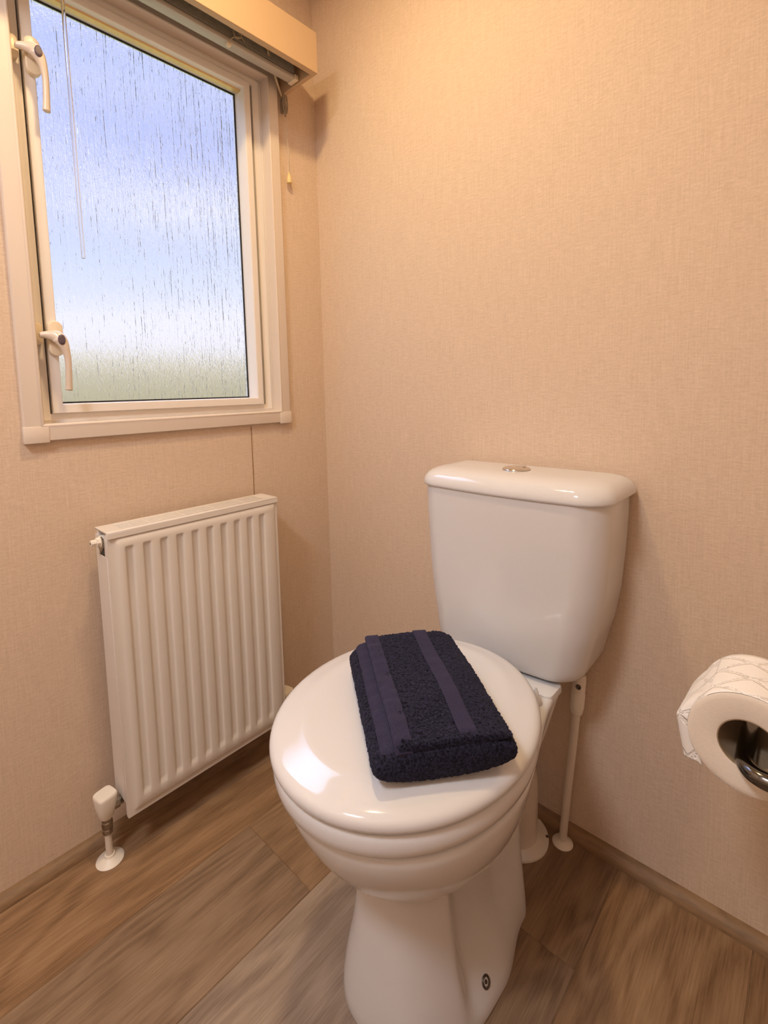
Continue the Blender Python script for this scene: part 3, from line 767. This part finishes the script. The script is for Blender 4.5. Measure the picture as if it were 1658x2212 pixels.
# raised rear deck that carries the cistern
bm = bmesh.new(); rings = []
def rrect(x0, x1, y0, y1, r, z, n=8):
    pts = []
    for cx_, cy_, a0 in ((x1 - r, y1 - r, 0), (x0 + r, y1 - r, PI / 2), (x0 + r, y0 + r, PI), (x1 - r, y0 + r, 1.5 * PI)):
        for k in range(n + 1):
            a = a0 + PI / 2 * k / n
            pts.append((cx_ + r * math.cos(a), cy_ + r * math.sin(a), z))
    return pts
for z, i in ((0.400, 0.0), (0.408, 0.0), (0.4115, 0.001), (0.413, 0.004)):
    rings.append(rrect(XC - 0.124 + i, XC + 0.126 - i, -0.190 + i, -0.130 - i, 0.012, z))
loft(bm, rings); child('cistern_deck', bm, M_CERAMIC, tl)
for s in (-1, 1):
    bm = bmesh.new(); xx = XC + s * 0.1215; yy, zz = -0.330, 0.034
    # fixing screw through the foot
    rings = []
    nrm = Vector((s * 0.80, -0.10, 0.60)).normalized(); u = nrm.cross(Vector((0, 1, 0))).normalized(); v2 = nrm.cross(u)
    hit = pan_bvh.ray_cast(Vector((XC + s * 0.5, -0.380, 0.034)) , Vector((-s, 0, 0)))
    c0 = hit[0]; nrm = hit[1] if hit[1].x * s > 0 else -hit[1]
    u = nrm.cross(Vector((0, 1, 0))).normalized(); v2 = nrm.cross(u)
    for r, h in ((0.0088, -0.012), (0.0088, 0.0008), (0.0078, 0.0022), (0.0055, 0.0012), (0.0052, -0.0008), (0.0030, -0.0006), (0.0024, 0.0012), (0.0008, 0.0014)):
        rings.append([c0 + nrm * h + u * r * math.cos(2 * PI * k / 24) + v2 * r * math.sin(2 * PI * k / 24) for k in range(24)])
    loft(bm, rings); child('fixing_screw', bm, M_DARKHOLE, tl, angle=35)

# seat ring and lid
def ell_ring(z, a, bf, bb, yc=-0.4275, flat=-0.205, n=96):
    pts = []
    for k in range(n):
        t = 2 * PI * k / n
        x, y = a * math.sin(t), -math.cos(t)
        y = yc + (y * bf if y < 0 else y * bb)
        if y > flat: y = flat + (y - flat) * 0.25
        pts.append((XC + x, y, z))
    return pts
bm = bmesh.new()
rings = [ell_ring(0.4155, 0.110, 0.14, 0.14), ell_ring(0.4155, 0.176, 0.207, 0.214)] + [ell_ring(z, a, bf, bb) for z, a, bf, bb in ((0.4165, 0.1815, 0.2125, 0.218), (0.421, 0.1850, 0.2160, 0.2215), (0.430, 0.1868, 0.2178, 0.2230), (0.438, 0.1865, 0.2175, 0.2228), (0.444, 0.1845, 0.2155, 0.2210), (0.4470, 0.181, 0.212, 0.217))] + [ell_ring(0.4475, 0.110, 0.14, 0.14), ell_ring(0.4155, 0.110, 0.14, 0.14)]
loft(bm, rings, cap0=False, cap1=False)
bmesh.ops.remove_doubles(bm, verts=bm.verts, dist=1e-5)
seat = child('seat', bm, M_SEATP, tl, angle=60)
bm = bmesh.new()
rings = [ell_ring(z, 0.190 - i, 0.2215 - i, 0.2265 - i, flat=-0.200 - i * .3) for z, i in
         ((0.4530, 0.020), (0.4530, 0.0040), (0.4545, 0.0012), (0.4580, 0.0), (0.4625, 0.0004), (0.4665, 0.0022), (0.4700, 0.0060), (0.4724, 0.0115), (0.4742, 0.0190), (0.4762, 0.0270), (0.4785, 0.0350), (0.4803, 0.0420), (0.4812, 0.0480), (0.4815, 0.056), (0.4817, 0.10), (0.4818, 0.15))]
loft(bm, rings)
child('lid', bm, M_SEATP, tl, angle=60)
bm = bmesh.new(); lathe(bm, (0.7770, -0.5610), 0.4090, [(0.0085, 0), (0.0090, 0.001), (0.0090, 0.008)], 16); child('seat_bumper', bm, M_SEATP, seat)
for s in (-1, 1):
    bm = bmesh.new(); x = XC + s * 0.110
    lathe(bm, (x, -0.212), 0.410, [(0.0095, 0), (0.0100, 0.004), (0.0085, 0.008), (0.0055, 0.015), (0.0035, 0.022), (0.0012, 0.028)], 18)
    child('hinge', bm, M_SEATP, tl)

# cistern
def D_ring(z, xl, xr, yf, yb, r, bow, n=14, inset=0.0):
    """rounded-front box outline"""
    xl += inset; xr -= inset; yf += inset; pts = []
    xm = (xl + xr) / 2; hw = (xr - xl) / 2
    for k in range(41):      # front, bowed, left to right
        x = xl + r + (xr - xl - 2 * r) * k / 40
        pts.append((x, yf - bow * (1 - ((x - xm) / hw) ** 2) + bow * (1 - ((hw - r) / hw) ** 2)))
    for k in range(1, n + 1):
        a = -PI / 2 + PI / 2 * k / n; pts.append((xr - r + r * math.cos(a), yf + r + r * math.sin(a)))
    rb = 0.010
    for k in range(0, 7):
        a = PI / 2 * k / 6; pts.append((xr - rb + rb * math.cos(a), yb - rb + rb * math.sin(a)))
    for k in range(0, 7):
        a = PI / 2 + PI / 2 * k / 6; pts.append((xl + rb + rb * math.cos(a), yb - rb + rb * math.sin(a)))
    for k in range(0, n):
        a = PI + PI / 2 * k / n; pts.append((xl + r + r * math.cos(a), yf + r + r * math.sin(a)))
    return [(x, y, z) for x, y in pts]
def interp(tab, z):
    for (z0, *a), (z1, *b_) in zip(tab, tab[1:]):
        if z0 <= z <= z1:
            t = (z - z0) / (z1 - z0); return [p + (q - p) * t for p, q in zip(a, b_)]
tab = [(0.405, 0.5035, 0.806, -0.160), (0.47, 0.4980, 0.8215, -0.163), (0.52, 0.4920, 0.8350, -0.166), (0.58, 0.4875, 0.8450, -0.169), (0.65, 0.4845, 0.8510, -0.171), (0.72, 0.4825, 0.8545, -0.173), (0.762, 0.4820, 0.8550, -0.174)]
bm = bmesh.new(); rings = []
for z, ins in ((0.4135, 0.040), (0.4137, 0.025), (0.4150, 0.015), (0.4185, 0.008), (0.424, 0.0035), (0.431, 0.001), (0.442, 0.0)):
    xl, xr, yf = interp(tab, z); rings.append(D_ring(z, xl, xr, yf, -0.012, 0.055, 0.014, inset=ins))
z = 0.460
while z < 0.757:
    xl, xr, yf = interp(tab, z); rings.append(D_ring(z, xl, xr, yf, -0.012, 0.055, 0.014)); z += 0.02
xl, xr, yf = interp(tab, 0.7565); rings.append(D_ring(0.7565, xl, xr, yf, -0.012, 0.055, 0.014))
loft(bm, rings); cis = child('cistern', bm, M_CERAMIC, tl, angle=60)
bm = bmesh.new(); rings = []
for z, ins in ((0.7570, 0.008), (0.7572, 0.002), (0.7585, 0.0004), (0.762, 0.0), (0.768, 0.0008), (0.775, 0.0035), (0.781, 0.0080), (0.7860, 0.0145), (0.7895, 0.0225), (0.7920, 0.033), (0.7935, 0.046), (0.7942, 0.060)):
    rings.append(D_ring(z, 0.4755, 0.8645, -0.178, -0.006 - ins * 0.5, 0.058 - min(ins * 0.4, 0.02), 0.015, inset=ins))
loft(bm, rings); lid2 = child('cistern_lid', bm, M_CERAMIC, tl, angle=60)
bm = bmesh.new(); lathe(bm, (0.668, -0.092), 0.7942, [(0.0262, 0), (0.0272, 0.0010), (0.0268, 0.0024), (0.022, 0.0048), (0.013, 0.0062), (0.004, 0.0067)], 40)
btn = child('flush_button', bm, M_CHROME, lid2, angle=50)
bm = bmesh.new(); lathe(bm, (0.676, -0.086), 0.8004, [(0.0092, 0), (0.0092, 0.0007), (0.0080, 0.0009)], 24, cap1=True)
child('half_flush_button', bm, M_CHROME, btn)

# ------------------------------------------------------------------ supply pipe, soil pipe
sp_ = thing('supply_pipe', 'thin white water pipe rising from the floor to the cistern', 'pipe', (0.746, -0.037, 0))
bm = bmesh.new(); lathe(bm, (0.7465, -0.0375), 0.0, [(0.0205, 0), (0.0208, 0.0015), (0.0190, 0.004), (0.0125, 0.0060), (0.0095, 0.0075), (0.0090, 0.0095), (0.0072, 0.0095)], 32); child('floor_collar', bm, M_COLLAR, sp_)
bm = bmesh.new(); tube(bm, [(0.7465, -0.0375, 0.004), (0.7535, -0.037, 0.10), (0.7665, -0.0365, 0.25), (0.7715, -0.036, 0.312)], [0.0078] * 4, 20); child('pipe', bm, M_PIPE, sp_, angle=60)
bm = bmesh.new()
ax0, ax1 = Vector((0.7705, -0.036, 0.300)), Vector((0.7765, -0.036, 0.385))
pr_ = [(0.0095, 0.0), (0.0112, 0.02), (0.0118, 0.05), (0.0118, 0.10), (0.0128, 0.12), (0.0134, 0.18), (0.0134, 0.52), (0.0124, 0.55), (0.0128, 0.60), (0.0128, 0.90), (0.0118, 0.96), (0.0105, 1.0)]
tube(bm, [ax0 + (ax1 - ax0) * h for r, h in pr_], [r for r, h in pr_], 24); iv = child('isolating_valve', bm, M_COLLAR, sp_, angle=35)
bm = bmesh.new()
c0 = ax0 + (ax1 - ax0) * 0.73; nrm = Vector((0.25, -0.95, 0.15)).normalized(); u = nrm.cross(Vector((0, 0, 1))).normalized(); v2 = nrm.cross(u); rings = []
for r, h in ((0.0050, 0.006), (0.0052, 0.0142), (0.0042, 0.0150), (0.0026, 0.0146), (0.0024, 0.0132), (0.0006, 0.0132)):
    rings.append([c0 + nrm * h + u * r * math.cos(2 * PI * k / 20) + v2 * r * math.sin(2 * PI * k / 20) for k in range(20)])
loft(bm, rings); child('screw_slot', bm, M_DARKHOLE, iv, angle=35)
bm = bmesh.new(); tube(bm, [(0.7765, -0.036, 0.383), (0.7775, -0.036, 0.395), (0.7775, -0.036, 0.396), (0.778, -0.036, 0.4134)], [0.0085, 0.0085, 0.0135, 0.0135], 8); child('tap_connector', bm, M_BRASSY, sp_, angle=25)

so = thing('soil_pipe', 'thick white waste pipe with floor flange behind the toilet pan', 'pipe', (0.662, -0.082, 0))
bm = bmesh.new(); lathe(bm, (0.662, -0.082), 0.0, [(0.0680, 0), (0.0682, 0.003), (0.0672, 0.0048), (0.0502, 0.0055), (0.0480, 0.0070)], 56); fl = child('flange', bm, M_COLLAR, so)
bm = bmesh.new(); pth = smoothpath([(0.662, -0.082, 0.005), (0.662, -0.082, 0.06), (0.662, -0.082, 0.13), (0.660, -0.110, 0.185), (0.657, -0.150, 0.202), (0.656, -0.196, 0.208)], 6)
tube(bm, pth, 0.0455, 32); child('pipe', bm, M_PIPE, so, angle=60)
bm = bmesh.new(); lathe(bm, (0.7185, -0.050), 0.0045, [(0.0032, 0), (0.0032, 0.0012), (0.0015, 0.0016)], 14); child('flange_screw', bm, M_DARKHOLE, fl)

# ------------------------------------------------------------------ towel
TC = Vector((0.6935, -0.4435, 0.4823)); TA = math.radians(-38.0)    # local x = length (towards the camera), local y = width
tw = thing('folded_towel', 'folded navy blue terry towel lying on the closed toilet lid', 'towel', TC)
ex_ = Vector((math.cos(TA), math.sin(TA), 0)); ey_ = Vector((-math.sin(TA), math.cos(TA), 0))
def T(u_, v_, z_): return TC + ex_ * u_ + ey_ * v_ + Vector((0, 0, z_))
def terry(p, amp):
    q = Vector((p[0] * 250, p[1] * 250, p[2] * 250))
    d = noise.noise(q) * 0.8 + noise.noise(q * 1.9) * 0.5
    return amp * d
LT, WTW = 0.130, 0.0925        # half length, half width
def slab(bm, u0, u1, prof, amp, nu=200, endr=0.012, sag=None, endpinch=1.0):
    """closed cross-section prof(v, z) list swept along the length with rounded ends"""
    rings = []
    n = len(prof)
    vc = sum(p[0] for p in prof) / n; zc = sum(p[1] for p in prof) / n
    for i in range(nu + 1):
        t = i / nu
        u_ = u0 + (u1 - u0) * t
        e = min((u_ - u0), (u1 - u_)) / endr
        k = 1.0 if e >= 1 else math.sqrt(max(0.0, 1 - (1 - e) ** 2)) * 0.22 * endpinch + 1 - 0.22 * endpinch
        ring = []
        for j, (v_, z_) in enumerate(prof):
            a = prof[(j + 1) % n]; b_ = prof[j - 1]
            nx, nz_ = (a[1] - b_[1]), -(a[0] - b_[0]); l = math.hypot(nx, nz_) or 1
            vv = vc + (v_ - vc) * (1 - (1 - k) * 0.25); zz = zc + (z_ - zc) * k
            zz += (sag(u_, v_) * sstep(0.004, 0.040, z_) if sag else 0)
            P = T(u_, vv, zz)
            d = terry(P, amp) if amp else 0
            # outward normal is (-nx,-nz) or (nx,nz) depending on winding; callers wind anticlockwise
            P = P + ey_ * (nx / l * d) + Vector((0, 0, nz_ / l * d))
            ring.append(P)
        rings.append(ring)
    loft(bm, rings)
def superprof(v0, v1, z0, z1, e=3.2, n=150, lean=0.0):
    pts = []; vc, zc = (v0 + v1) / 2, (z0 + z1) / 2; a, b_ = (v1 - v0) / 2, (z1 - z0) / 2
    for k in range(n):
        t = 2 * PI * k / n; c, s = math.cos(t), math.sin(t)
        r = 1 / ((abs(c) ** e + abs(s) ** e) ** (1 / e))
        pts.append((vc + a * c * r + lean * (b_ * s * r), zc + b_ * s * r))
    # densify evenly
    out_ = []; tot = 0; seg = []
    for k in range(n):
        p, q = pts[k], pts[(k + 1) % n]; l = math.hypot(q[0] - p[0], q[1] - p[1]); seg.append(l); tot += l
    m_ = int(tot / 0.00135); step = tot / m_; k = 0; acc = 0
    for i in range(m_):
        d = i * step
        while acc + seg[k] < d: acc += seg[k]; k += 1
        f = (d - acc) / seg[k]; p, q = pts[k], pts[(k + 1) % n]
        out_.append((p[0] + (q[0] - p[0]) * f, p[1] + (q[1] - p[1]) * f))
    return out_
sagf = lambda u_, v_: -0.004 * sstep(0.05, 0.122, u_) * 1 + 0.0015 * math.sin(u_ * 40 + v_ * 25)
bm = bmesh.new(); slab(bm, -LT, LT, superprof(-WTW, WTW, 0.0018, 0.050, 2.5, lean=0.06), 0.0019, endr=0.018, sag=sagf)
low = child('wrapped_body', bm, M_TERRY, tw, angle=180)
flap = []
def flapz(v_):
    """top of the folded-over flap: steps up at the hem, dives into the body on the right"""
    a = (v_ + WTW - 0.030) / (2 * WTW - 0.030)
    return 0.0585 - 0.0035 * sstep(0.45, 0.95, a) - 0.010 * sstep(0.82, 1.0, a)
nv_ = 118; v0_, v1_ = -WTW + 0.030, WTW - 0.006
prf = [(v0_ + (v1_ - v0_) * k / nv_, 0.044) for k in range(nv_ + 1)] + [(v1_ - (v1_ - v0_) * k / nv_, flapz(v1_ - (v1_ - v0_) * k / nv_) - 0.004 * (1 - sstep(0, 6, nv_ - k))) for k in range(nv_ + 1)]
bm = bmesh.new(); slab(bm, -LT + 0.004, LT - 0.003, prf, 0.0019, endr=0.014, sag=sagf)
top = child('upper_fold', bm, M_TERRY, tw, angle=180)
# smooth woven border stripe along the top and the two hem edges
def strip(bm, v0, v1, zt, u0, u1, th=0.0016, wav=0.0, nv=14, nu=90, drop=0.0, zf=None, end=0.0):
    topr = []
    for i in range(nu + 1):
        u_ = u0 + (u1 - u0) * i / nu; row = []
        for j in range(nv + 1):
            v_ = v0 + (v1 - v0) * j / nv
            z_ = zf(u_, v_) if zf else zt
            z_ += wav * noise.noise(Vector((u_ * 70, v_ * 30, 1.3)))
            z_ -= end * (sstep(u1 - 0.012, u1, u_) ** 2)
            row.append(T(u_, v_, z_))
        for j in range(nv, -1, -1):
            p = row[j].copy(); p.z -= th; row.append(p)
        topr.append(row)
    loft(bm, topr)
def ztop(v0, v1, z0, z1, e=2.8, extra=0.0008):
    vc, a, zc, b_ = (v0 + v1) / 2, (v1 - v0) / 2, (z0 + z1) / 2, (z1 - z0) / 2
    def f(u_, v_):
        q = min(1, abs((v_ - vc) / a)); return zc + b_ * (max(0, 1 - q ** e)) ** (1 / e) + sagf(u_, v_) + extra
    return f
zU = lambda u_, v_: flapz(v_) + sagf(u_, v_) + 0.0016
zM = ztop(-WTW, WTW, 0.0018, 0.050, 2.5)
bm = bmesh.new(); strip(bm, 0.018, 0.041, 0, -LT + 0.0045, LT - 0.004, wav=0.0010, zf=zU, end=0.010); child('woven_border', bm, M_WEAVE, top, angle=180)
bm = bmesh.new(); strip(bm, v0_ - 0.002, v0_ + 0.020, 0, -LT + 0.003, LT - 0.0025, wav=0.0022, zf=lambda u_, v_: flapz(v_) + sagf(u_, v_) + 0.0012 - 0.002 * (1 - sstep(v0_ - 0.002, v0_ + 0.003, v_)), end=0.011, th=0.006, nv=24); child('hem', bm, M_WEAVE, top, angle=180)
bm = bmesh.new(); strip(bm, v0_ - 0.018, v0_ + 0.006, 0, -LT + 0.006, LT - 0.006, wav=0.0018, zf=lambda u_, v_: zM(u_, v_) + 0.0028 - 0.003 * (1 - sstep(v0_ - 0.018, v0_ - 0.013, v_)), end=0.009, th=0.005, nv=24); child('hem', bm, M_WEAVE, low, angle=180)

# ------------------------------------------------------------------ toilet roll and its holder
RC = (1.066, 0.5645); RYF, RYB, RR, RH = -0.350, -0.250, 0.0565, 0.0285
hd = thing('roll_holder', 'dark chrome toilet roll holder arm reaching in from the right wall', 'roll holder', (XR, -0.37, 0.54))
bm = bmesh.new(); lathe(bm, (-0.372, 0.545), XR, [(0.026, 0), (0.026, -0.005), (0.023, -0.009), (0.012, -0.011)], 36, axis='x'); child('wall_rose', bm, M_DARKCHROME, hd)
bm = bmesh.new()
tube(bm, smoothpath([(XR - 0.006, -0.372, 0.545), (1.16, -0.372, 0.5458), (1.095, -0.372, 0.5472), (1.075, -0.369, 0.5472), (1.065, -0.357, 0.5472), (1.063, -0.34, 0.5472), (1.063, -0.29, 0.5472), (1.063, -0.244, 0.5472)], 8), 0.0092, 20)
child('arm', bm, M_DARKCHROME, hd, angle=60)
rl = thing('toilet_roll', 'white quilted toilet roll hanging at the right edge with its end loose', 'toilet roll', (RC[0], -0.30, RC[1]))
bm = bmesh.new(); uvr = bm.loops.layers.uv.new('UVMap'); n = 96
A, B = [], []
for k in range(n):
    a = 2 * PI * k / n; r = RR + 0.0006 * noise.noise(Vector((math.cos(a) * 2, math.sin(a) * 2, 0)))
    A.append(bm.verts.new((RC[0] + r * math.cos(a), RYF, RC[1] + r * math.sin(a)))); B.append(bm.verts.new((RC[0] + r * math.cos(a), RYB, RC[1] + r * math.sin(a))))
for k in range(n):
    j = (k + 1) % n; f = bm.faces.new((A[k], A[j], B[j], B[k]))
    for l, (uu, vv) in zip(f.loops, ((k, 0), (k + 1, 0), (k + 1, 1), (k, 1))): l[uvr].uv = (uu / n * 2 * PI * RR, vv * 0.10)
child('outer_sheet', bm, M_PAPER, rl, angle=60)
for y in (RYF, RYB):
    bm = bmesh.new()
    s = 0.001 if y == RYB else -0.001
    prof = [(RH, 0), (RH + 0.003, s * 0.8), (RR - 0.006, s * 1.2), (RR - 0.0015, s * 0.8), (RR - 0.0001, 0)]
    lathe(bm, RC, y, prof, 96, axis='y', cap0=False, cap1=False)
    child('paper_edge', bm, M_PAPEREND, rl, angle=60)
bm = bmesh.new(); lathe(bm, RC, RYF, [(RH - 0.0012, 0.0), (RH, 0.0), (RH, 0.1), (RH - 0.0012, 0.1), (RH - 0.0012, 0.0)], 64, axis='y', cap0=False, cap1=False); child('card_core', bm, M_CARD, rl)
# loose end: leaves the roll at the upper left and hangs down its left side, front edge curling in
bm = bmesh.new(); uvt = bm.loops.layers.uv.new('UVMap')
rows = []; nt_ = 80; nw = 16
def tailp(t, w_):
    """t 0..1 down the sheet, w_ 0 at the back edge .. 1 at the front edge"""
    y = RYB + (RYF - RYB) * w_
    if t < 0.45:
        a = math.radians(30 + 105 * t / 0.45)
        r = RR + 0.0009
        x, z = RC[0] + r * math.cos(a), RC[1] + r * math.sin(a)
    else:
        q = (t - 0.45) / 0.55
        a = math.radians(135); p0 = (RC[0] + RR * math.cos(a), RC[1] + RR * math.sin(a)); p1 = (0.994, 0.560); p2 = (1.0035, 0.508)
        if q < 0.45:
            f = q / 0.45; x = p0[0] + (p1[0] - p0[0]) * f - 0.003 * math.sin(PI * f); z = p0[1] + (p1[1] - p0[1]) * f
        else:
            f = (q - 0.45) / 0.55; x = p1[0] + (p2[0] - p1[0]) * f; z = p1[1] + (p2[1] - p1[1]) * f
        x += 0.004 * (1 - w_)
    c = sstep(0.80, 1.0, w_) * sstep(0.44, 0.66, t)
    x += 0.020 * c; y += 0.008 * c; z += 0.006 * c
    z += 0.010 * (1 - w_) * sstep(0.8, 1, t)
    return (x, y, z)
for i in range(nt_ + 1):
    rows.append([bm.verts.new(tailp(i / nt_, j / nw)) for j in range(nw + 1)])
for i in range(nt_):
    for j in range(nw):
        f = bm.faces.new((rows[i][j], rows[i][j + 1], rows[i + 1][j + 1], rows[i + 1][j]))
        for l, (ii, jj) in zip(f.loops, ((i, j), (i, j + 1), (i + 1, j + 1), (i + 1, j))): l[uvt].uv = (ii / nt_ * 0.14, jj / nw * 0.1)
tail = child('loose_sheet', bm, M_PAPER, rl, angle=180)
md = tail.modifiers.new('thickness', 'SOLIDIFY'); md.thickness = 0.0006

# ------------------------------------------------------------------ ceiling downlight and added fill lamp
def ceiling_light(name, x, y, power, label, r, col, strength):
    lp = thing(name, label, 'light', (x, y, ZC))
    bm = bmesh.new(); lathe(bm, (x, y), ZC, [(r + 0.016, 0), (r + 0.016, -0.006), (r + 0.004, -0.012), (r, -0.010)], 48, cap0=False, cap1=False); child('trim_ring', bm, M_CHROME, lp)
    em = material('lit_diffuser', (1, 0.9, 0.75)); em.node_tree.nodes['Principled BSDF'].inputs['Emission Color'].default_value = (*col, 1)
    em.node_tree.nodes['Principled BSDF'].inputs['Emission Strength'].default_value = strength
    bm = bmesh.new(); lathe(bm, (x, y), ZC - 0.0105, [(r, 0), (r * 0.5, -0.002), (0.001, -0.003)], 48, cap1=True); child('diffuser', bm, em, lp)
    ld = bpy.data.lights.new('lamp_glow', 'AREA'); ld.shape = 'DISK'; ld.size = r * 2; ld.energy = power; ld.color = col; ld.spread = PI
    lo = bpy.data.objects.new('lamp_glow', ld); COL.objects.link(lo); lo.location = (x, y, ZC - 0.016)
ceiling_light('ceiling_downlight', 0.50, -0.55, LAMP_POWER, 'small warm ceiling downlight above the toilet', 0.045, (1.0, 0.72, 0.38), 12)
ceiling_light('added_fill_lamp', 0.75, -1.58, FILL_POWER, 'added large round fill lamp on the ceiling behind the camera', 0.17, (0.90, 0.94, 1.0), 3)  # unseen fill lamp, added to brighten surfaces that face the camera
